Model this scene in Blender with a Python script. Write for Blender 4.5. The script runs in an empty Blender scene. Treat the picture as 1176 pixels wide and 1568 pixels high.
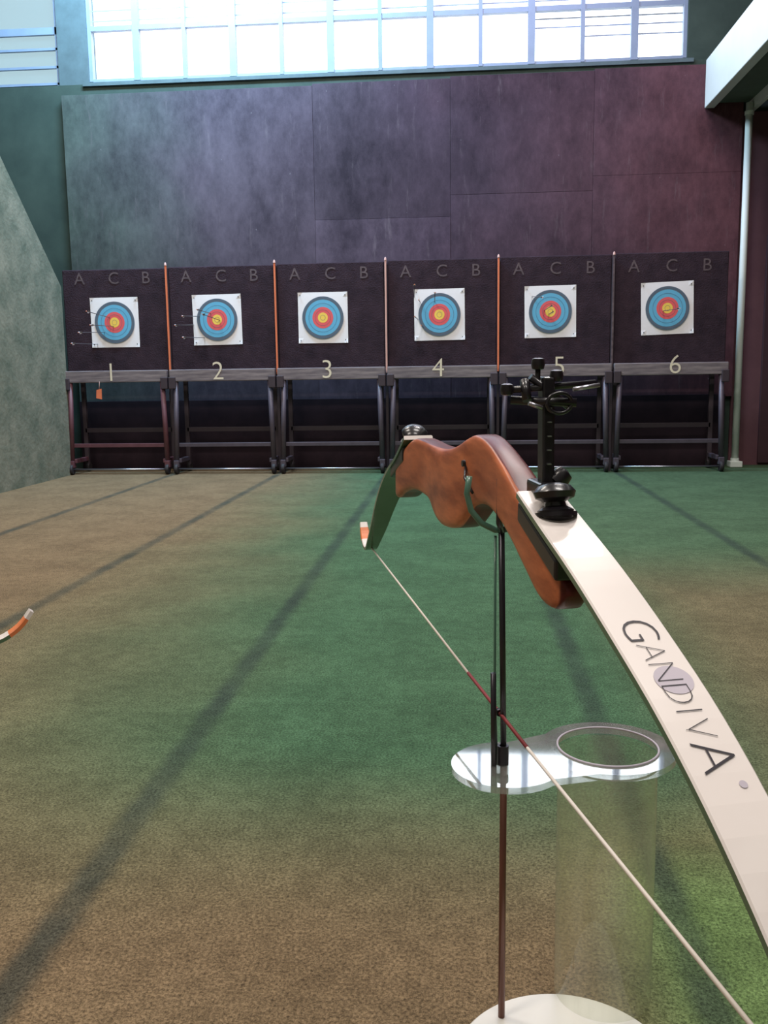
import bpy, bmesh, math, random, bisect
from mathutils import Matrix, Vector, Euler
random.seed(4)
sc=bpy.context.scene
try:
    sc.view_settings.view_transform='Standard'
    sc.view_settings.look='None'
except Exception: pass
COL=sc.collection

def s2l(c):
    return tuple(((v/255)/12.92 if v/255<=.04045 else (((v/255)+.055)/1.055)**2.4) for v in c)
# ------------------------------------------------------------ materials
MATS={}
def mat(name,rgb,rough=.6,metal=0,var=0,scale=8,bump=0,bscale=60,rgb2=None,spec=.5,coat=0,stretch=(1,1,1)):
    if name in MATS: return MATS[name]
    m=bpy.data.materials.new(name); m.use_nodes=True; nt=m.node_tree; N=nt.nodes; L=nt.links
    b=N['Principled BSDF']; c=s2l(rgb)+(1,)
    b.inputs['Roughness'].default_value=rough; b.inputs['Metallic'].default_value=metal
    b.inputs['Specular IOR Level'].default_value=spec
    b.inputs['Coat Weight'].default_value=coat
    tc=N.new('ShaderNodeTexCoord'); mp=N.new('ShaderNodeMapping'); mp.inputs['Scale'].default_value=stretch
    L.new(tc.outputs['Object'],mp.inputs['Vector'])
    n=N.new('ShaderNodeTexNoise'); n.inputs['Scale'].default_value=scale; n.inputs['Detail'].default_value=6
    n.inputs['Roughness'].default_value=.65
    L.new(mp.outputs[0],n.inputs['Vector'])
    r=N.new('ShaderNodeValToRGB'); r.color_ramp.elements[0].position=.32; r.color_ramp.elements[1].position=.68
    if rgb2: c2=s2l(rgb2)+(1,)
    else: c2=tuple(min(1,x*(1+var)) for x in c[:3])+(1,); c=tuple(x*(1-var) for x in c[:3])+(1,)
    r.color_ramp.elements[0].color=c; r.color_ramp.elements[1].color=c2
    L.new(n.outputs['Fac'],r.inputs[0]); L.new(r.outputs[0],b.inputs['Base Color'])
    if bump:
        n2=N.new('ShaderNodeTexNoise'); n2.inputs['Scale'].default_value=bscale; n2.inputs['Detail'].default_value=4
        L.new(tc.outputs['Object'],n2.inputs['Vector'])
        bp=N.new('ShaderNodeBump'); bp.inputs['Strength'].default_value=bump; bp.inputs['Distance'].default_value=.01
        L.new(n2.outputs['Fac'],bp.inputs['Height']); L.new(bp.outputs[0],b.inputs['Normal'])
    MATS[name]=m; return m

# ------------------------------------------------------------ mesh helpers
def empty(name,loc=(0,0,0),M=None):
    e=bpy.data.objects.new(name,None); COL.objects.link(e); e.empty_display_size=.1
    if M is not None: e.matrix_world=M
    else: e.location=loc
    return e
def add(name,me,m,parent=None,loc=(0,0,0),rot=None,smooth=False,bevel=0,seg=2):
    o=bpy.data.objects.new(name,me); COL.objects.link(o)
    if m:
        for mm in (m if isinstance(m,(list,tuple)) else [m]): me.materials.append(mm)
    o.location=loc
    if rot: o.rotation_euler=rot
    if parent: o.parent=parent
    if smooth:
        for p in me.polygons: p.use_smooth=True
    if bevel:
        b=o.modifiers.new('bev','BEVEL'); b.width=bevel; b.segments=seg; b.limit_method='ANGLE'
    return o
def box(name,lo,hi,m,parent=None,bevel=0,rot=None,pivot=None):
    c=[(a+b)/2 for a,b in zip(lo,hi)]; s=[(b-a) for a,b in zip(lo,hi)]
    bm=bmesh.new(); bmesh.ops.create_cube(bm,size=1)
    for v in bm.verts: v.co=Vector((v.co.x*s[0],v.co.y*s[1],v.co.z*s[2]))
    me=bpy.data.meshes.new(name); bm.to_mesh(me); bm.free()
    return add(name,me,m,parent,c,rot,bevel=bevel)
def sweep(name,pts,rad,m,parent=None,n=10,cap=True,closed=False):
    """tube along points, rad scalar or list"""
    P=[Vector(p) for p in pts]; R=rad if isinstance(rad,(list,tuple)) else [rad]*len(P)
    bm=bmesh.new(); rings=[]; up=None
    for i,p in enumerate(P):
        if closed: t=P[(i+1)%len(P)]-P[i-1]
        else: t=P[min(i+1,len(P)-1)]-P[max(i-1,0)]
        t.normalize()
        if up is None:
            up=Vector((0,0,1)) if abs(t.z)<.9 else Vector((0,1,0))
        a=t.cross(up).normalized(); b=a.cross(t).normalized(); up=b
        rings.append([bm.verts.new(p+R[i]*(math.cos(2*math.pi*k/n)*a+math.sin(2*math.pi*k/n)*b)) for k in range(n)])
    rr=list(zip(rings,rings[1:]))+([(rings[-1],rings[0])] if closed else [])
    for A,B in rr:
        for k in range(n): bm.faces.new((A[k],A[(k+1)%n],B[(k+1)%n],B[k]))
    if cap and not closed:
        bm.faces.new(rings[0][::-1]); bm.faces.new(rings[-1])
    bmesh.ops.recalc_face_normals(bm,faces=bm.faces)
    me=bpy.data.meshes.new(name); bm.to_mesh(me); bm.free()
    for p in me.polygons: p.use_smooth=len(p.vertices)==4
    return add(name,me,m,parent)
def lathe(name,prof,m,parent=None,loc=(0,0,0),rot=None,n=48,closed=False,caps=True):
    bm=bmesh.new(); rings=[]
    for r,z in prof: rings.append([bm.verts.new((r*math.cos(2*math.pi*k/n),r*math.sin(2*math.pi*k/n),z)) for k in range(n)])
    rr=list(zip(rings,rings[1:]))+([(rings[-1],rings[0])] if closed else [])
    for A,B in rr:
        for k in range(n): bm.faces.new((A[k],A[(k+1)%n],B[(k+1)%n],B[k]))
    if not closed and caps:
        bm.faces.new(rings[0][::-1]); bm.faces.new(rings[-1])
    bmesh.ops.recalc_face_normals(bm,faces=bm.faces)
    me=bpy.data.meshes.new(name); bm.to_mesh(me); bm.free()
    o=add(name,me,m,parent,loc,rot,smooth=True)
    es=o.modifiers.new('es','EDGE_SPLIT'); es.split_angle=math.radians(40)
    return o
def prism(name,poly,axis,a,b,m,parent=None,bevel=0):
    bm=bmesh.new()
    def P(p,t):
        return {'x':(t,p[0],p[1]),'y':(p[0],t,p[1]),'z':(p[0],p[1],t)}[axis]
    A=[bm.verts.new(P(p,a)) for p in poly]; B=[bm.verts.new(P(p,b)) for p in poly]
    bm.faces.new(A); bm.faces.new(B[::-1]); n=len(poly)
    for k in range(n): bm.faces.new((A[k],B[k],B[(k+1)%n],A[(k+1)%n]))
    bmesh.ops.recalc_face_normals(bm,faces=bm.faces)
    me=bpy.data.meshes.new(name); bm.to_mesh(me); bm.free()
    return add(name,me,m,parent,bevel=bevel)
def textmesh(s,size,offset=0,ext=0):
    cu=bpy.data.curves.new('t','FONT'); cu.body=s; cu.size=size; cu.align_x='CENTER'; cu.align_y='CENTER'
    cu.offset=offset; cu.extrude=ext; cu.resolution_u=4
    o=bpy.data.objects.new('t',cu); COL.objects.link(o)
    dg=bpy.context.evaluated_depsgraph_get(); me=bpy.data.meshes.new_from_object(o.evaluated_get(dg))
    bpy.data.objects.remove(o); me.materials.clear(); return me
def wall_text(name,s,size,loc,m,parent,offset=0,tilt=0):
    me=textmesh(s,size,offset)
    return add(name,me,m,parent,loc,(math.pi/2,tilt,0))

# ------------------------------------------------------------ node helper
class NH:
    def __init__(s,name):
        s.m=bpy.data.materials.new(name); s.m.use_nodes=True; s.N=s.m.node_tree.nodes; s.L=s.m.node_tree.links; s.b=s.N['Principled BSDF']
    def math(s,op,a,bb=None,c=None):
        n=s.N.new('ShaderNodeMath'); n.operation=op
        for i,x in enumerate((a,bb,c)):
            if x is None: continue
            if isinstance(x,(int,float)): n.inputs[i].default_value=x
            else: s.L.new(x,n.inputs[i])
        return n.outputs[0]
    def rng(s,x,a,b2,c,d):
        n=s.N.new('ShaderNodeMapRange'); n.interpolation_type='SMOOTHSTEP'; s.L.new(x,n.inputs[0])
        for i,v in enumerate((a,b2,c,d)): n.inputs[i+1].default_value=v
        return n.outputs[0]
    def noise(s,vec,scale,detail=4,rough=.6,stretch=None):
        if stretch:
            mp=s.N.new('ShaderNodeMapping'); mp.inputs['Scale'].default_value=stretch; s.L.new(vec,mp.inputs[0]); vec=mp.outputs[0]
        n=s.N.new('ShaderNodeTexNoise'); n.inputs['Scale'].default_value=scale; n.inputs['Detail'].default_value=detail; n.inputs['Roughness'].default_value=rough
        s.L.new(vec,n.inputs['Vector']); return n.outputs['Fac']
    def mix(s,f,a,b,mode='MIX'):
        n=s.N.new('ShaderNodeMix'); n.data_type='RGBA'; n.blend_type=mode
        for i,x in ((0,f),(6,a),(7,b)):
            if isinstance(x,(int,float)): n.inputs[i].default_value=x
            elif isinstance(x,tuple): n.inputs[i].default_value=x+(1,)
            else: s.L.new(x,n.inputs[i])
        return n.outputs[2]
    def ramp(s,x,els):
        r=s.N.new('ShaderNodeValToRGB'); e=r.color_ramp.elements
        e[0].position=els[0][0]; e[0].color=els[0][1]+(1,); e[1].position=els[1][0]; e[1].color=els[1][1]+(1,)
        for p,c in els[2:]: k=e.new(p); k.color=c+(1,)
        s.L.new(x,r.inputs[0]); return r.outputs[0]
LX=[-2.46,-1.534,-.604,.326,1.30]
def carpet():
    h=NH('carpet'); b=h.b; b.inputs['Roughness'].default_value=.95; b.inputs['Specular IOR Level'].default_value=.1
    tc=h.N.new('ShaderNodeNewGeometry'); P=tc.outputs['Position']
    sp=h.N.new('ShaderNodeSeparateXYZ'); h.L.new(P,sp.inputs[0]); X,Y=sp.outputs[0],sp.outputs[1]
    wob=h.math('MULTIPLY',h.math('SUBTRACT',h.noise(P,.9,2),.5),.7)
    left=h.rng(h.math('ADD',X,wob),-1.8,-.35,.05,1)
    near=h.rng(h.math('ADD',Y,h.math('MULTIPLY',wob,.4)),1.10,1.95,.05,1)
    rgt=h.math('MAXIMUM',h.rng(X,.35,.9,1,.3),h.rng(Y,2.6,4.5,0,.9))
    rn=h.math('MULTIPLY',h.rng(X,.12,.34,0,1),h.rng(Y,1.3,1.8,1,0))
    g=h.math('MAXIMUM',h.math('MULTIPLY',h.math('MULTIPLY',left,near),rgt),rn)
    base=h.mix(g,s2l((118,99,80)),h.mix(rn,s2l((68,97,76)),s2l((98,120,78))))  # green and brown zones paint the overall colour cast into the carpet
    tot=None
    ed=h.math('MULTIPLY',h.math('SUBTRACT',h.noise(P,14,4),.5),.03)
    for x in LX:
        d=h.math('ABSOLUTE',h.math('ADD',h.math('SUBTRACT',X,x),ed))
        l=h.rng(d,.008,.046,1,0); tot=l if tot is None else h.math('MAXIMUM',tot,l)
    seam=h.math('MULTIPLY',tot,h.rng(h.noise(P,3,3),.3,.7,.45,.78))
    base=h.mix(seam,base,s2l((50,60,60)))
    fine=h.noise(P,190,5,.9)
    base=h.mix(1.0,base,h.ramp(fine,[(.38,(.28,.28,.26)),(.64,(1.9,1.9,1.72))]),'MULTIPLY')
    base=h.mix(1.0,base,h.rng(h.noise(P,26,4,.7),.3,.7,.84,1.14),'MULTIPLY')
    mm=h.rng(h.noise(P,4,4),.3,.7,.86,1.1)
    base=h.mix(1.0,base,mm,'MULTIPLY')
    h.L.new(base,b.inputs['Base Color'])
    bp=h.N.new('ShaderNodeBump'); bp.inputs['Strength'].default_value=.3; bp.inputs['Distance'].default_value=.003
    h.L.new(fine,bp.inputs['Height']); h.L.new(bp.outputs[0],b.inputs['Normal'])
    return h.m
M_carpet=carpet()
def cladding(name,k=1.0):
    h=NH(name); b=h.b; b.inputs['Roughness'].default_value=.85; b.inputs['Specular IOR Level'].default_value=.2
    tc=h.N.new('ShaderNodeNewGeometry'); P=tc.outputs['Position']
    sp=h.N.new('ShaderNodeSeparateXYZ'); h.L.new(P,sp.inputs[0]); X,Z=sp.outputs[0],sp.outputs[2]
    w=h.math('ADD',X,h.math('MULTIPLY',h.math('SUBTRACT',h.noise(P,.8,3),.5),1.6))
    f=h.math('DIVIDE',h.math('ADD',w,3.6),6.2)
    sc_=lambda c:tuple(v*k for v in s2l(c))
    col=h.ramp(f,[(0.0,sc_((76,90,84))),(1.0,sc_((98,62,68))),(.22,sc_((82,75,86))),(.55,sc_((68,57,70))),(.8,sc_((82,60,70)))])  # left-to-right tints put haze and colour cast into the cladding colour
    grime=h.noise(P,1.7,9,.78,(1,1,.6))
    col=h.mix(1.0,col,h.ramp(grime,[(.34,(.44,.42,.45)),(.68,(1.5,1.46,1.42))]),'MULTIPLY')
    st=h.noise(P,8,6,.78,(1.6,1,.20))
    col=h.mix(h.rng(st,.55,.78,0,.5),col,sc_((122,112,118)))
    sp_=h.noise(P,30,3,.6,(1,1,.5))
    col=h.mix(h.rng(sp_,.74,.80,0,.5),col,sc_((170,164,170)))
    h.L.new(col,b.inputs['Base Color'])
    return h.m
M_clad=cladding('cladding_grimy_haze_tint'); M_clad2=cladding('cladding_grimy_haze_tint_patch',1.25); M_clad3=cladding('cladding_grimy_haze_tint_dark',.9)
M_dkgreen=mat('plaster_dark_green',(42,58,52),.9,rgb2=(58,74,66),scale=3)
M_conc=mat('concrete_green',(92,102,86),.9,rgb2=(138,138,120),scale=5,bump=.4,bscale=30)
M_ceil=mat('ceiling_paint',(150,150,150),.9,var=.05)
M_wall=mat('plaster_maroon',(88,56,64),.9,rgb2=(108,72,78),scale=2)
M_wallback=mat('plaster_grey',(130,128,124),.9,var=.08,scale=2)
M_frame=mat('window_paint',(128,142,164),.5,var=.06)
M_sillm=mat('sill_dark',(80,96,100),.8,var=.15)
M_white=mat('white_paint',(222,230,224),.5,var=.04,scale=3)
M_foam=mat('target_foam_dark',(44,35,43),.95,rgb2=(62,49,58),scale=7,bump=.5,bscale=90,spec=.15)
M_dark=mat('under_board_shade',(42,34,41),.95,rgb2=(56,44,51),scale=4,spec=.1)  # shade tone for the sheet behind the stands
M_steel=mat('steel_painted_dark',(82,75,86),.45,metal=.2,var=.15,scale=14)
M_steelr=mat('steel_painted_maroon',(96,60,68),.5,metal=.1,var=.15,scale=14)
M_raild=mat('rail_wood_weathered',(88,80,88),.75,rgb2=(142,132,134),scale=14,stretch=(.3,1,4))
M_num=mat('number_cream',(222,212,190),.7,var=.05)
M_letter=mat('letter_faded',(106,91,94),.8,rgb2=(66,55,62),scale=20)
M_rubber=mat('rubber_black',(36,32,36),.7,var=.1)
M_chrome=mat('axle_chrome',(170,170,180),.3,metal=.9,var=.05)
M_or=mat('strip_orange',(222,122,84),.5,var=.08)
M_pale=mat('strip_pale',(210,166,156),.5,var=.08)
M_darkbar=mat('strip_dark',(58,48,56),.6,var=.08)
M_paper=mat('target_paper',(238,236,240),.8,var=.02,scale=20)
M_tring=mat('target_ring_slate',(90,104,120),.8,var=.03)
M_tblue=mat('target_ring_blue',(98,174,210),.8,var=.03)
M_tred=mat('target_ring_red',(224,94,98),.8,var=.03)
M_tgold=mat('target_ring_gold',(242,204,90),.8,var=.03)
M_black=mat('black_plastic',(26,23,28),.3,var=.1,coat=.2)
M_string=mat('bowstring_white',(225,215,205),.7,var=.05)
M_serv=mat('serving_red',(130,40,45),.6,var=.1)
M_limbw=mat('limb_white',(232,224,220),.3,var=.01,coat=.4)
M_limbd=mat('limb_belly_reflected_green',(90,118,94),.25,var=.08,coat=.4)  # green floor reflection painted into the belly colour
M_tipor=mat('limb_tip_wood',(225,130,80),.4,var=.08)
M_ink=mat('lettering_ink',(28,20,34),.5,var=.03)
M_stick=mat('sticker_grey',(186,178,190),.5,var=.03)
M_rod=mat('rod_dark_steel',(60,58,64),.3,metal=.6,var=.1)
M_rodb=mat('rod_brown',(112,72,60),.4,metal=.3,var=.1)
M_gwire=mat('hook_green_coating',(78,118,102),.3,var=.1,coat=.4)
M_fillb=mat('fill_housing_paint',(190,190,190),.5)
M_base=mat('base_white',(222,220,214),.35,var=.02,coat=.3)
def wood():
    h=NH('riser_laminated_wood'); b=h.b; b.inputs['Roughness'].default_value=.34; b.inputs['Specular IOR Level'].default_value=.4
    tc=h.N.new('ShaderNodeTexCoord'); sp=h.N.new('ShaderNodeSeparateXYZ'); h.L.new(tc.outputs['Object'],sp.inputs[0])
    n=h.noise(tc.outputs['Object'],1.4,6,.6,(60,5,22))
    a=h.ramp(n,[(.3,s2l((132,62,38))),(.7,s2l((220,130,86)))])
    c=h.ramp(n,[(.3,s2l((66,18,20))),(.7,s2l((106,32,28)))])
    col=h.mix(h.rng(sp.outputs[0],-.0135,-.012,0,1),a,c)
    h.L.new(col,b.inputs['Base Color']); return h.m
M_wood=wood()
def acrylic(name,tint,difw,base=.04,edge=.75,rough=.03,pw=3.5,dcol=(.8,.82,.76,1)):
    h=NH(name); N,L=h.N,h.L; N.remove(h.b)
    out=[x for x in N if x.type=='OUTPUT_MATERIAL'][0]
    tr=N.new('ShaderNodeBsdfTransparent'); tr.inputs[0].default_value=tint+(1,)
    df=N.new('ShaderNodeBsdfDiffuse'); df.inputs[0].default_value=dcol
    tc=N.new('ShaderNodeTexCoord'); n=h.noise(tc.outputs['Object'],6,4,.6,(6,6,.8))
    lw=N.new('ShaderNodeLayerWeight'); lw.inputs[0].default_value=.5
    dfac=h.math('ADD',h.rng(n,.3,.75,difw*.6,difw*1.5),h.math('MULTIPLY',h.math('POWER',lw.outputs['Facing'],5),edge*.35))
    m1=N.new('ShaderNodeMixShader'); L.new(dfac,m1.inputs[0]); L.new(tr.outputs[0],m1.inputs[1]); L.new(df.outputs[0],m1.inputs[2])
    gl=N.new('ShaderNodeBsdfGlossy'); gl.inputs['Roughness'].default_value=rough
    fr=h.math('ADD',h.math('MULTIPLY',h.math('POWER',lw.outputs['Facing'],pw),edge),base)
    m2=N.new('ShaderNodeMixShader'); L.new(fr,m2.inputs[0]); L.new(m1.outputs[0],m2.inputs[1]); L.new(gl.outputs[0],m2.inputs[2])
    L.new(m2.outputs[0],out.inputs[0]); return h.m
M_tube=acrylic('acrylic_tube',(.97,.98,.92),.15,base=.04,edge=.7,dcol=(.85,.85,.68,1))
M_plate=acrylic('acrylic_plate',(.93,.95,.95),.16,base=.08,edge=.9,pw=1.6,rough=.04)
def frosted():
    m=bpy.data.materials.new('frosted_glass'); m.use_nodes=True
    b=m.node_tree.nodes['Principled BSDF']; b.inputs['Base Color'].default_value=(.18,.235,.245,1); b.inputs['Roughness'].default_value=.6
    b.inputs['Transmission Weight'].default_value=.9; b.inputs['IOR'].default_value=1.1
    return m
M_frost=frosted()

# ------------------------------------------------------------ room shell
XL,XR,YB,YF,H=-5.2,3.4,-3.2,8.30,5.5
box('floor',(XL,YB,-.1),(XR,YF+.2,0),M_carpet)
box('ceiling',(XL,YB,H),(XR,YF+.2,H+.1),M_ceil)
box('wall_left',(XL-.1,YB,0),(XL,YF+.2,H),M_dkgreen)
box('wall_right',(XR,YB,0),(XR+.1,YF+.2,H),M_wall)
box('wall_back',(XL,YB-.1,0),(XR,YB,H),M_wallback)
WX0,WX1,WZ0,WZ1=-3.235,1.90,3.415,4.80
wf=empty('wall_front')
box('masonry_below',(XL,YF,0),(XR,YF+.2,WZ0-.03),M_dkgreen,wf)
box('masonry_above',(XL,YF,WZ1),(XR,YF+.2,H),M_dkgreen,wf)
box('pier_mid',(-3.50,YF,WZ0-.03),(WX0,YF+.2,WZ1),M_sillm,wf)
box('pier_right',(WX1,YF,WZ0-.03),(XR,YF+.2,WZ1),M_dkgreen,wf)
box('pier_left',(XL,YF,WZ0-.03),(-4.75,YF+.2,WZ1),M_dkgreen,wf)
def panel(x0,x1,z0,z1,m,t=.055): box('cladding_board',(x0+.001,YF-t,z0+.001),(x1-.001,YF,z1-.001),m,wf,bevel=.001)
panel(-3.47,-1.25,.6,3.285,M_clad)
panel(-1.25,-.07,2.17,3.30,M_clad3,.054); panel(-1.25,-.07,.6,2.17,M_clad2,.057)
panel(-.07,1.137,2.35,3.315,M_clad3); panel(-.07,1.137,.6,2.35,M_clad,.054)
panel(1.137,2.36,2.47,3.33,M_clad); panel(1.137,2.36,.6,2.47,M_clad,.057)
box('shade_sheet',(-3.47,YF-.07,0),(2.30,YF,.62),M_dark,wf,bevel=.002)  # dark sheet added to paint the shade under the target boards
box('cladding_right',(2.36,YF-.03,0),(3.39,YF,2.95),M_wall,wf)
box('door_leaf',(2.60,YF-.06,.02),(3.35,YF-.03,1.95),mat('door_maroon',(66,40,48),.6,var=.1),wf,bevel=.004)
w1=empty('window_1')
for i in range(13):
    x=-3.235+i*(5.135/12); th=.030 if i%2==1 else .017
    if i in(0,12): th=.03
    box('mullion',(x-th,YF+.03,WZ0),(x+th,YF+.09,WZ1),M_frame,w1)
for z,t in ((WZ0,.02),(3.853,.020),(4.29,.020),(4.73,.02),(WZ1,.03)):
    box('transom',(WX0,YF+.035,z-t),(WX1,YF+.085,z+t),M_frame,w1)
for z in (3.935,4.02): box('wire_bar',(WX0,YF+.1,z-.005),(WX1,YF+.108,z+.005),M_frame,w1)
for z in (3.64,3.72,3.79): box('wire_bar',(.60 if z>3.7 else 1.05,YF+.1,z-.005),(WX1,YF+.108,z+.005),M_frame,w1)
box('sill',(WX0-.05,YF-.02,WZ0-.05),(WX1+.05,YF+.09,WZ0-.02),M_sillm,w1)
w2=empty('window_2')
box('glass_pane',(-4.75,YF+.06,WZ0-.03),(-3.50,YF+.066,WZ1),M_frost,w2)
for z in (3.41,3.55,3.70,3.85,4.28,4.7):
    t=.03 if z in(3.85,) else .010
    box('transom',(-4.75,YF+.03,z-t),(-3.50,YF+.058,z+t),M_frame,w2)
for x in (-4.73,-4.1,-3.51): box('mullion',(x-.02,YF+.03,WZ0-.03),(x+.02,YF+.058,WZ1),M_frame,w2)
prism('wall_wing',[(7.74,0),(7.74,1.60),(6.80,2.47),(6.2,3.0),(-3.1,3.0),(-3.1,0)],'x',-3.50,-3.36,M_conc)
mz=empty('mezzanine')
box('fascia',(2.04,-3.1,2.98),(2.12,YF-.06,3.36),M_white,mz,bevel=.006)
box('soffit',(2.12,-3.1,3.02),(3.39,YF-.06,3.10),mat('soffit_green',(90,106,94),.8,var=.1),mz)
box('inner_trim',(2.40,-3.1,2.94),(2.44,YF-.06,3.02),M_white,mz)
pp=empty('drain_pipe')
sweep('pipe',[(2.37,8.12,.03),(2.37,8.12,2.98)],.029,M_white,pp,16)
for z in (.06,2.9): lathe('pipe_collar',[(.029,-.015),(.036,-.015),(.036,.015),(.029,.015)],M_white,pp,(2.37,8.12,z),closed=True,n=24)
box('pipe_foot',(2.32,8.06,0),(2.42,8.18,.05),M_white,pp,bevel=.005)

# ------------------------------------------------------------ target stands
D=7.79
def disc(name,r0,r1,y,m,parent):
    bm=bmesh.new(); n=64
    B=[bm.verts.new((r1*math.cos(2*math.pi*k/n),0,r1*math.sin(2*math.pi*k/n))) for k in range(n)]
    if r0==0: bm.faces.new(B)
    else:
        A=[bm.verts.new((r0*math.cos(2*math.pi*k/n),0,r0*math.sin(2*math.pi*k/n))) for k in range(n)]
        for k in range(n): bm.faces.new((A[k],A[(k+1)%n],B[(k+1)%n],B[k]))
    me=bpy.data.meshes.new(name); bm.to_mesh(me); bm.free()
    return add(name,me,m,parent,(0,y,0))
M_shaft=mat('arrow_shaft',(92,86,92),.4,var=.1); M_fl=mat('arrow_vane_white',(225,220,225),.6,var=.05); M_nk=mat('arrow_nock',(230,150,120),.5)
faces=[(-2.937,1.300,.0),(-2.043,1.307,-.01),(-1.138,1.307,.0),(-.160,1.314,-.008),(.752,1.321,-.012),(1.695,1.331,-.03)]
arrows=[(0,-3.10,1.12,.03,.02),(0,-2.98,1.34,.06,-.02),(0,-3.03,1.22,.02,.04),(0,-2.95,1.27,.05,.03),(1,-2.20,1.34,.05,.05),(1,-2.10,1.36,.08,.01),(1,-2.02,1.30,.02,-.02),(1,-2.16,1.16,-.02,.03),(1,-2.25,1.27,.03,.05),
 (3,-.32,1.42,.02,.04),(3,-.20,1.42,.03,-.03),(3,-.34,1.28,.0,.02),(3,-.30,1.22,.02,.03),(3,-.37,1.46,.05,-.06),(4,.70,1.33,.02,.0),(4,.74,1.30,-.03,.02),(4,.60,1.45,.06,.08),(5,1.66,1.31,.0,.03)]
for i in range(6):
    cx=-.604+.93*(i-2.5)
    T=empty('target_stand' if i==0 else 'target_stand.%03d'%i,(cx,D,0))
    box('foam_board',(-.452,.03,.885),(.452,.16,1.745+.006*i),M_foam,T,bevel=.008)
    st=M_steelr if i==0 else M_steel
    box('front_rail',(-.455,-.07,.792),(.455,-.02,.892),M_raild,T,bevel=.006)
    for sx in(-1,1):
        sweep('front_leg',[(sx*.405,-.045,.80),(sx*.425,-.06,.10)],.022,st,T,8)
        box('rear_leg',(sx*.40-.018,.20,.06),(sx*.40+.018,.235,1.2),M_darkbar,T,bevel=.003)
        box('side_strut',(sx*.40-.016,-.06,.10),(sx*.40+.016,.235,.135),st,T,bevel=.003)
        box('bracket',(sx*.43-.03,-.085,.73),(sx*.43+.03,-.02,.83),M_darkbar,T,bevel=.006)
        lathe('caster_wheel',[(.012,-.015),(.040,-.015),(.045,-.008),(.045,.008),(.040,.015),(.012,.015)],M_rubber,T,(sx*.425,-.07,.045),(0,math.pi/2,0),n=28)
        lathe('caster_wheel',[(.012,-.015),(.040,-.015),(.045,-.008),(.045,.008),(.040,.015),(.012,.015)],M_rubber,T,(sx*.40,.235,.045),(0,math.pi/2,0),n=28)
        box('wheel_fork',(sx*.425-.022,-.085,.06),(sx*.425+.022,-.03,.12),st,T,bevel=.004)
    box('cross_bar',(-.42,-.055,.235),(.42,-.025,.268),st,T,bevel=.003)
    box('rear_cross_bar',(-.40,.20,.35),(.40,.225,.39),M_darkbar,T,bevel=.003)
    sweep('axle',[(-.42,-.07,.045),(.42,-.07,.045)],.008,M_chrome,T,10)
    wall_text('lane_number',str(i+1),.22,(-.03+(.06 if i>3 else 0),-.073,.870),M_num,T,offset=-.002)
    for ch,dx in(('A',-.30),('C',0),('B',.28)):
        wall_text('lane_letter',ch,.14,(dx+.0,.027,1.665),M_letter,T,offset=0)
    fx,fz,tl=faces[i]; fx-=cx
    F=empty('paper_face'); F.parent=T; F.location=(fx,.024,fz); F.rotation_euler=(0,tl,0)
    bm=bmesh.new(); n=10
    g=[[bm.verts.new((-.21+.42*a/n,-.004*math.sin(math.pi*a/n)*math.sin(math.pi*b/n)-(.006 if (a in(0,n) and b in(0,n)) else 0)+.003,-.21+.42*b/n)) for b in range(n+1)] for a in range(n+1)]
    for a in range(n):
        for b in range(n): bm.faces.new((g[a][b],g[a+1][b],g[a+1][b+1],g[a][b+1]))
    me=bpy.data.meshes.new('paper'); bm.to_mesh(me); bm.free(); add('paper',me,M_paper,F)
    y=-.0045
    for r,m_ in((.175,M_tring),(.148,M_tblue),(.088,M_tred),(.042,M_tgold)):
        disc('ring_%d'%int(r*1000),0,r,y,m_,F); y-=.0006
    for r in(.162,.118,.065,.021): disc('ring_line',r-.0011,r+.0011,y,M_tring,F)
    for sx in(-1,1):
        for sz in(-1,1): lathe('pin',[(.004,0),(.004,.008)],M_black,F,(sx*.19,-.002,sz*.185),(math.pi/2,0,0),n=8)
    for (k,x,z,ax,az) in arrows:
        if k!=i: continue
        e=empty('stuck_arrow'); e.parent=T; e.location=(x-cx,.06,z); e.rotation_euler=(az*1.2,0,ax)
        L_=.62
        sweep('shaft',[(0,0,0),(0,-L_,0)],.003,M_shaft,e,6)
        sweep('nock',[(0,-L_,0),(0,-L_-.012,0)],.004,M_nk,e,6)
        for a in(0,120,240):
            ca,sa=math.cos(math.radians(a+30)),math.sin(math.radians(a+30))
            bm=bmesh.new(); vs=[bm.verts.new(p) for p in((ca*.002,-L_+.08,sa*.002),(ca*.012,-L_+.04,sa*.012),(ca*.012,-L_+.015,sa*.012),(ca*.002,-L_+.01,sa*.002))]; bm.faces.new(vs)
            me=bpy.data.meshes.new('vane'); bm.to_mesh(me); bm.free(); add('vane',me,M_fl,e)
for i,m_ in enumerate((M_or,M_or,M_pale,M_or,M_letter)):
    x=-.604+.93*(i-2)
    e=empty('divider_strip' if i==0 else 'divider_strip.%03d'%i,(x,D,0))
    box('strip',(-.0075,-.005,.84),(.0075,.01,1.76),m_,e,bevel=.002)
    box('backing',(-.011,.012,.0),(.011,.05,1.74),M_darkbar,e)
    lathe('tip',[(.003,0),(.011,.006),(.008,.025),(.002,.032)],M_pale,e,(0,0,1.755),n=12)
tag=empty('orange_tag',(-3.07,D-.08,.70)); prism('tag',[(-.022,.03),(.022,.04),(.02,-.05),(-.028,-.04)],'y',0,.006,M_or,tag); sweep('tag_cord',[(0,.003,.03),(.004,.01,.10)],.002,M_pale,tag,6)

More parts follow.
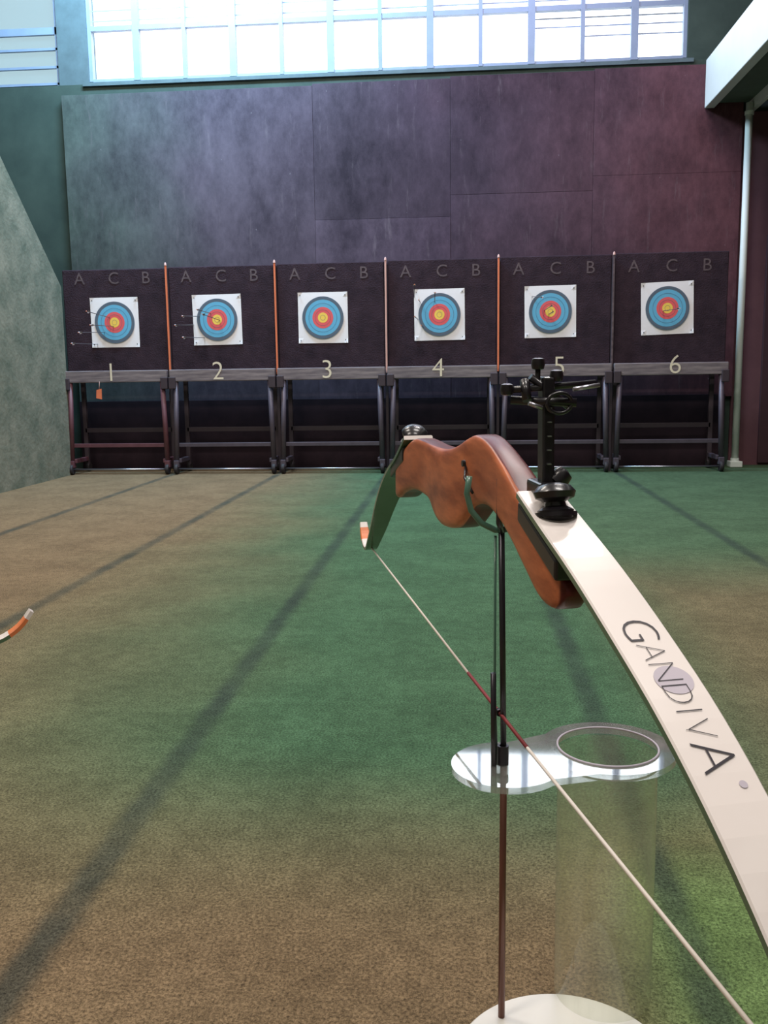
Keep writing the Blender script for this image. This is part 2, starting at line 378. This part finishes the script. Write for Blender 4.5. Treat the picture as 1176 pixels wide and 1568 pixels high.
# ------------------------------------------------------------ bow
def catmull(P,x):
    for i in range(len(P)-1):
        if P[i][0]<=x<=P[i+1][0] or i==len(P)-2:
            p0=P[max(i-1,0)];p1=P[i];p2=P[i+1];p3=P[min(i+2,len(P)-1)]
            t=(x-p1[0])/(p2[0]-p1[0]); out=[]
            for k in range(1,len(p1)):
                a,b,c,d=p0[k],p1[k],p2[k],p3[k]
                out.append(.5*((2*b)+(-a+c)*t+(2*a-5*b+4*c-d)*t*t+(-a+3*b-3*c+d)*t**3))
            return out
# (station, back z, belly z, half width, sideways offset)
RISER=[(-.206,.216,.206,.010,0),(-.192,.231,.190,.015,0),(-.16,.250,.190,.019,0),(-.12,.272,.208,.0205,0),(-.08,.286,.226,.020,0),(-.03,.305,.241,.018,0),(.03,.323,.249,.0165,0),(.075,.328,.240,.018,0),(.10,.322,.222,.0195,-.001),(.13,.311,.204,.021,-.002),(.165,.301,.194,.022,-.003),(.21,.294,.189,.0215,-.003),(.255,.291,.192,.019,-.002),(.30,.290,.206,.0165,-.001),(.345,.290,.208,.016,0),(.40,.286,.206,.019,0),(.46,.264,.192,.021,0),(.51,.237,.174,.021,0),(.54,.214,.176,.014,0)]
def limb_mesh(name,pts,parent,sgn):
    n=40; bm=bmesh.new(); rows=[]
    ctrl=[(i/(len(pts)-1),)+p for i,p in enumerate(pts)]
    cl=[catmull(ctrl,i/n) for i in range(n+1)]
    for i in range(n+1):
        s,z,w=cl[i]; a=cl[max(i-1,0)]; b=cl[min(i+1,n)]
        t=Vector((0,b[0]-a[0],b[1]-a[1])).normalized(); nn=Vector((0,-t.z,t.y)); nn=nn if nn.z>0 else -nn
        th=.0035; c=Vector((0,s,z)); X=Vector((1,0,0))
        rows.append([bm.verts.new(c+X*(w-.0015)+nn*th),bm.verts.new(c+X*w+nn*(th-.0015)),bm.verts.new(c+X*w-nn*th),bm.verts.new(c-X*w-nn*th),bm.verts.new(c-X*w+nn*(th-.0015)),bm.verts.new(c-X*(w-.0015)+nn*th)])
    for i,(A,B) in enumerate(zip(rows,rows[1:])):
        for k in range(6):
            f=bm.faces.new((A[k],A[(k+1)%6],B[(k+1)%6],B[k]))
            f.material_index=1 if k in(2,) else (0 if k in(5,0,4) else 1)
            if i>=n-6: f.material_index=2
            if i>=n-2: f.material_index=0
    bm.faces.new(rows[0]); bm.faces.new(rows[-1][::-1])
    bmesh.ops.recalc_face_normals(bm,faces=bm.faces)
    me=bpy.data.meshes.new(name); bm.to_mesh(me); bm.free()
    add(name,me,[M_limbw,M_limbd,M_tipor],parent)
    return cl
NEAR=[(-.100,.286,.0235),(-.165,.266,.0245),(-.25,.240,.0250),(-.338,.208,.0252),(-.42,.174,.0248),(-.50,.130,.0235),(-.57,.075,.019),(-.62,.028,.014),(-.66,-.001,.011),(-.70,.001,.010),(-.73,.022,.008)]
FAR=[(.435,.284,.0235),(.50,.244,.0245),(.57,.212,.0245),(.64,.172,.023),(.71,.122,.020),(.77,.072,.017),(.825,.030,.014),(.865,.003,.012),(.90,.003,.011),(.93,.018,.010),(.95,.040,.008)]
def build_bow(name,M):
    B=empty(name,M=M)
    n=84; m=28; bm=bmesh.new(); rings=[]
    for i in range(n+1):
        s=RISER[0][0]+(RISER[-1][0]-RISER[0][0])*i/n
        tz,bz,w,ox=catmull(RISER,s); cz=(tz+bz)/2; hz=(tz-bz)/2
        ring=[]
        for k in range(m):
            a=2*math.pi*k/m; c,s_=math.cos(a),math.sin(a); e=.32
            ring.append(bm.verts.new((ox+w*math.copysign(abs(c)**e,c),s,cz+hz*math.copysign(abs(s_)**e,s_))))
        rings.append(ring)
    for A,C in zip(rings,rings[1:]):
        for k in range(m): bm.faces.new((A[k],A[(k+1)%m],C[(k+1)%m],C[k]))
    bm.faces.new(rings[0]); bm.faces.new(rings[-1][::-1]); bmesh.ops.recalc_face_normals(bm,faces=bm.faces)
    me=bpy.data.meshes.new('riser'); bm.to_mesh(me); bm.free(); add('riser',me,M_wood,B,smooth=True)
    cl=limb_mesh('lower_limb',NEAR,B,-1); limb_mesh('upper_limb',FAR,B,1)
    for s,z,tilt in((-.150,.272,-.25),(.47,.268,.45)):
        lathe('limb_bolt',[(.006,-.01),(.017,-.002),(.018,.006),(.011,.010),(.010,.014),(.019,.018),(.021,.024),(.016,.030),(.006,.033),(.001,.0332)],M_black,B,(0,s,z),(tilt,0,0),n=32)
        lathe('bolt_washer',[(.006,.0),(.021,.0),(.021,.004),(.006,.004)],M_black,B,(0,s,z),(tilt,0,0),n=32,closed=True)
    prism('limb_pocket',[(-.208,.222),(-.10,.258),(-.10,.279),(-.208,.243)],'x',-.0225,.0225,M_black,B,bevel=.003)
    prism('limb_pocket',[(.55,.202),(.45,.245),(.45,.268),(.55,.222)],'x',-.0225,.0225,M_black,B,bevel=.003)
    sweep('bowstring',[(0,-.675,.006),(0,-.09,.0)],.0019,M_string,B,8)
    sweep('bowstring',[(0,.14,0),(0,.885,.006)],.0017,M_string,B,8)
    sweep('center_serving',[(0,-.09,0),(0,.14,0)],.0022,M_serv,B,8)
    sweep('nocking_point',[(0,.005,0),(0,.012,0)],.0045,M_rod,B,8)
    arc=[0]
    for a,b in zip(cl,cl[1:]): arc.append(arc[-1]+math.hypot(b[0]-a[0],b[1]-a[1]))
    def onlimb(d,off,lift=.0042):
        i=min(max(bisect.bisect(arc,d)-1,0),len(cl)-2); t=(d-arc[i])/(arc[i+1]-arc[i])
        s=cl[i][0]*(1-t)+cl[i+1][0]*t; z=cl[i][1]*(1-t)+cl[i+1][1]*t
        tt=Vector((0,cl[i+1][0]-cl[i][0],cl[i+1][1]-cl[i][1])).normalized(); nn=Vector((0,-tt.z,tt.y)); nn=nn if nn.z>0 else -nn
        return Vector((0,s,z))+nn*lift+Vector((off,0,0))
    d=.228; sizes=[.044,.033,.033,.033,.033,.033,.044]; adv=[.030,.0215,.0240,.0215,.0125,.0205,.029]
    for ch,sz,ad in zip('GANDIVA',sizes,adv):
        me=textmesh(ch,sz,offset=-.0011)
        for v in me.vertices: v.co=onlimb(d+ad/2+v.co.x,v.co.y-.001,.0044)
        add('limb_lettering',me,M_ink,B); d+=ad
    bm=bmesh.new(); vs=[bm.verts.new(onlimb(.300+.0150*math.cos(a*math.pi/16),.003+.0150*math.sin(a*math.pi/16),.0040)) for a in range(32)]; bm.faces.new(vs)
    me=bpy.data.meshes.new('st'); bm.to_mesh(me); bm.free(); add('limb_sticker',me,M_stick,B)
    bm=bmesh.new(); vs=[bm.verts.new(onlimb(.395+.003*math.cos(a*math.pi/8),.010+.003*math.sin(a*math.pi/8),.0041)) for a in range(16)]; bm.faces.new(vs)
    me=bpy.data.meshes.new('dot'); bm.to_mesh(me); bm.free(); add('limb_dot',me,M_stick,B)
    sx=.006; Z=-.020
    prism('sight_bar',[(-.115,.285),(-.098,.285),(-.090,.405),(-.106,.405)],'x',sx-.0065,sx+.0065,M_black,B,bevel=.002)
    box('sight_mount',(sx-.014,-.125,.282),(sx+.014,-.085,.300),M_black,B,bevel=.003)
    for k in range(5): box('sight_scale_mark',(sx-.003,-.1165+.0007*k,.318+.014*k),(sx+.001,-.113+.0007*k,.3192+.014*k),M_chrome,B)
    for a,b,r in(((-.040,-.10,.412),(.058,-.10,.418),.0035),((-.030,-.095,.402),(.030,-.12,.400),.0045),((-.012,-.10,.425),(.030,-.10,.395),.004),((-.004,-.10,.412),(-.004,-.10,.434),.0028),((-.018,-.10,.422),(-.018,-.11,.402),.005)):
        sweep('sight_rod',[(a[0],a[1],a[2]+Z),(b[0],b[1],b[2]+Z)],r,M_black,B,10)
    sweep('sight_highlight_rod',[(.028,-.115,.413+Z),(.056,-.115,.417+Z)],.0022,M_chrome,B,8)
    sweep('sight_highlight_rod',[(-.022,-.125,.401+Z),(-.008,-.125,.396+Z)],.0022,M_chrome,B,8)
    sweep('sight_ring',[(.012+.013*math.cos(a*math.pi/12),-.12,.400+Z+.010*math.sin(a*math.pi/12)) for a in range(24)],.002,M_black,B,8,closed=True)
    for x,y,z in((-.004,-.10,.438),(.016,-.10,.426),(-.036,-.10,.413)):
        lathe('sight_knob',[(.003,-.006),(.006,-.005),(.007,0),(.006,.005),(.003,.006)],M_black,B,(x,y,z+Z),n=16)
    lathe('sight_clamp_knob',[(.004,-.008),(.010,-.007),(.011,0),(.009,.008),(.003,.01)],M_black,B,(sx+.014,-.108,.303),(0,.8,0),n=24)
    sweep('arrow_rest',[(-.018,.10,.29),(-.026,.08,.275),(-.025,.05,.262)],.0018,M_black,B,8)
    sweep('plunger',[(-.024,.10,.290),(.034,.10,.290)],.004,M_black,B,12)
    return B
def frame(u,o):
    u=Vector(u).normalized(); n=Vector((u.y,-u.x,0)).normalized(); w=n.cross(u)
    M=Matrix.Identity(4)
    for i in range(3): M[i][0]=n[i];M[i][1]=u[i];M[i][2]=w[i];M[i][3]=o[i]
    return M
build_bow('recurve_bow',frame((-.272,.961,.050),(.050,1.058,.408)))
# ------------------------------------------------------------ ground stand
def build_stand(name,M):
    S=empty(name,M=M)
    bx,by=.072,-.081
    lathe('base_disc',[(.001,0),(.128,0),(.131,.003),(.131,.009),(.128,.012),(.001,.012)],M_base,S,(bx,by,0),n=80)
    sweep('rod_lower',[(.0,0,.012),(.001,0,.345)],.0042,M_rodb,S,14)
    sweep('rod_upper',[(.001,0,.345),(-.003,0,.636)],.0036,M_rod,S,14)
    sweep('rod_twin',[(-.007,.002,.345),(-.010,.003,.44),(-.010,.002,.625)],.0016,M_gwire,S,8)
    sweep('lock_pin',[(-.011,-.006,.335),(-.012,-.006,.462)],.0034,M_rod,S,12)
    lathe('collar',[(.004,-.012),(.007,-.012),(.007,.012),(.004,.012)],M_rod,S,(0,0,.358),n=20,closed=True)
    c1=(.004,.0,.066); c2=(.133,.057,.083); hole=.063
    ang=math.atan2(c2[1]-c1[1],c2[0]-c1[0])
    def arc_(c,a0,a1,k): return [(c[0]+c[2]*math.cos(a0+(a1-a0)*i/k),c[1]+c[2]*math.sin(a0+(a1-a0)*i/k)) for i in range(k+1)]
    outline=arc_(c1,ang+math.radians(62),ang+math.radians(298),40)+arc_(c2,ang-math.radians(128),ang+math.radians(128),56)
    bm=bmesh.new()
    hol=[(c2[0]+hole*math.cos(2*math.pi*i/64),c2[1]+hole*math.sin(2*math.pi*i/64)) for i in range(64)]
    O=[bm.verts.new((x,y,0)) for x,y in outline]; Hh=[bm.verts.new((x,y,0)) for x,y in hol]
    eds=[bm.edges.new((O[i],O[(i+1)%len(O)])) for i in range(len(O))]+[bm.edges.new((Hh[i],Hh[(i+1)%64])) for i in range(64)]
    bmesh.ops.triangle_fill(bm,use_beauty=True,edges=eds)
    r=bmesh.ops.extrude_face_region(bm,geom=bm.faces[:])
    for v in [g for g in r['geom'] if isinstance(g,bmesh.types.BMVert)]: v.co.z+=.008
    bmesh.ops.recalc_face_normals(bm,faces=bm.faces)
    me=bpy.data.meshes.new('top_plate'); bm.to_mesh(me); bm.free(); add('top_plate',me,M_plate,S,(0,0,.339))
    lathe('quiver_tube',[(.0615,.013),(.0615,.338)],M_tube,S,(c2[0],c2[1],0),n=72,caps=False)
    sweep('tube_rim',[(c2[0]+.0618*math.cos(a*math.pi/32),c2[1]+.0618*math.sin(a*math.pi/32),.348) for a in range(64)],.0014,M_stick,S,8,closed=True)
    hk=[(-.003,0,.632),(-.010,.0,.632),(-.026,.0,.640),(-.038,.0,.655),(-.043,.0,.675),(-.040,.0,.695)]
    sweep('cradle_hook',hk,.0036,M_gwire,S,12)
    sweep('cradle_prong',[(-.003,-.004,.632),(-.007,-.030,.645),(-.007,-.034,.660),(-.007,-.034,.696)],.0036,M_rod,S,12)
    sweep('cradle_hook_right',[(-.003,0,.632),(.018,.0,.636),(.034,.0,.648),(.040,.0,.670)],.0036,M_gwire,S,12)
    return S
build_stand('bow_ground_stand',Matrix.Translation((.052,1.058,0)))
u2=Vector((.86,.50,.045)).normalized(); tip=Vector((-.635,1.300,.430))
o2=tip-u2*.955; M2=frame(u2,o2); build_bow('recurve_bow',M2)
build_stand('bow_ground_stand',Matrix.Translation((o2.x,o2.y,0))@Matrix.Rotation(math.atan2(u2.y,u2.x)-math.atan2(.961,-.272),4,'Z'))

# ------------------------------------------------------------ lights
def fill_light(name,loc,size,power,col,rot=(0,0,0)):  # added fixture: unseen housing with a fill area light
    e=empty(name,loc); e.rotation_euler=rot
    box('fill_housing',(-size[0]/2-.03,-size[1]/2-.03,.03),(size[0]/2+.03,size[1]/2+.03,.10),M_fillb,e,bevel=.01)
    ld=bpy.data.lights.new(name+'_light','AREA'); ld.shape='RECTANGLE'; ld.size,ld.size_y=size; ld.energy=power; ld.color=col
    lo=bpy.data.objects.new('fill_area',ld); COL.objects.link(lo); lo.parent=e
    return e
for x in(-2.4,1.0):
    for y in(-.8,2.2,5.2): fill_light('ceiling_fill',(x,y,5.35),(1.4,.4),92,(1,.90,.80) if x<0 else (1,.93,.88))  # unseen ceiling fills added to light the room, warmer on the left
fill_light('wall_haze_fill',(-2.2,7.2,5.2),(1.8,.3),380,(.44,.74,1),(.60,0,0))  # added blue light imitating the haze glow on the upper wall
fill_light('wall_haze_fill',(.4,7.0,5.2),(1.6,.3),60,(.75,.68,1),(.40,0,0))  # added violet light imitating the haze tint at mid wall
W=bpy.data.worlds.new('World'); sc.world=W; W.use_nodes=True
bg=W.node_tree.nodes['Background']; bg.inputs[0].default_value=(.86,.93,1,1); bg.inputs[1].default_value=3.6
# ------------------------------------------------------------ camera
def Rm(a,p,r): return Matrix.Rotation(a,4,'Z')@Matrix.Rotation(math.pi/2-p,4,'X')@Matrix.Rotation(r,4,'Z')
cd=bpy.data.cameras.new('camera'); co=bpy.data.objects.new('camera',cd); COL.objects.link(co)
co.matrix_world=Matrix.Translation((0,0,.8099))@Rm(.0824,.1463,-.0137)
cd.sensor_fit='VERTICAL'; cd.sensor_height=32; cd.lens=1435.5/1600*32; cd.clip_start=.02
sc.camera=co
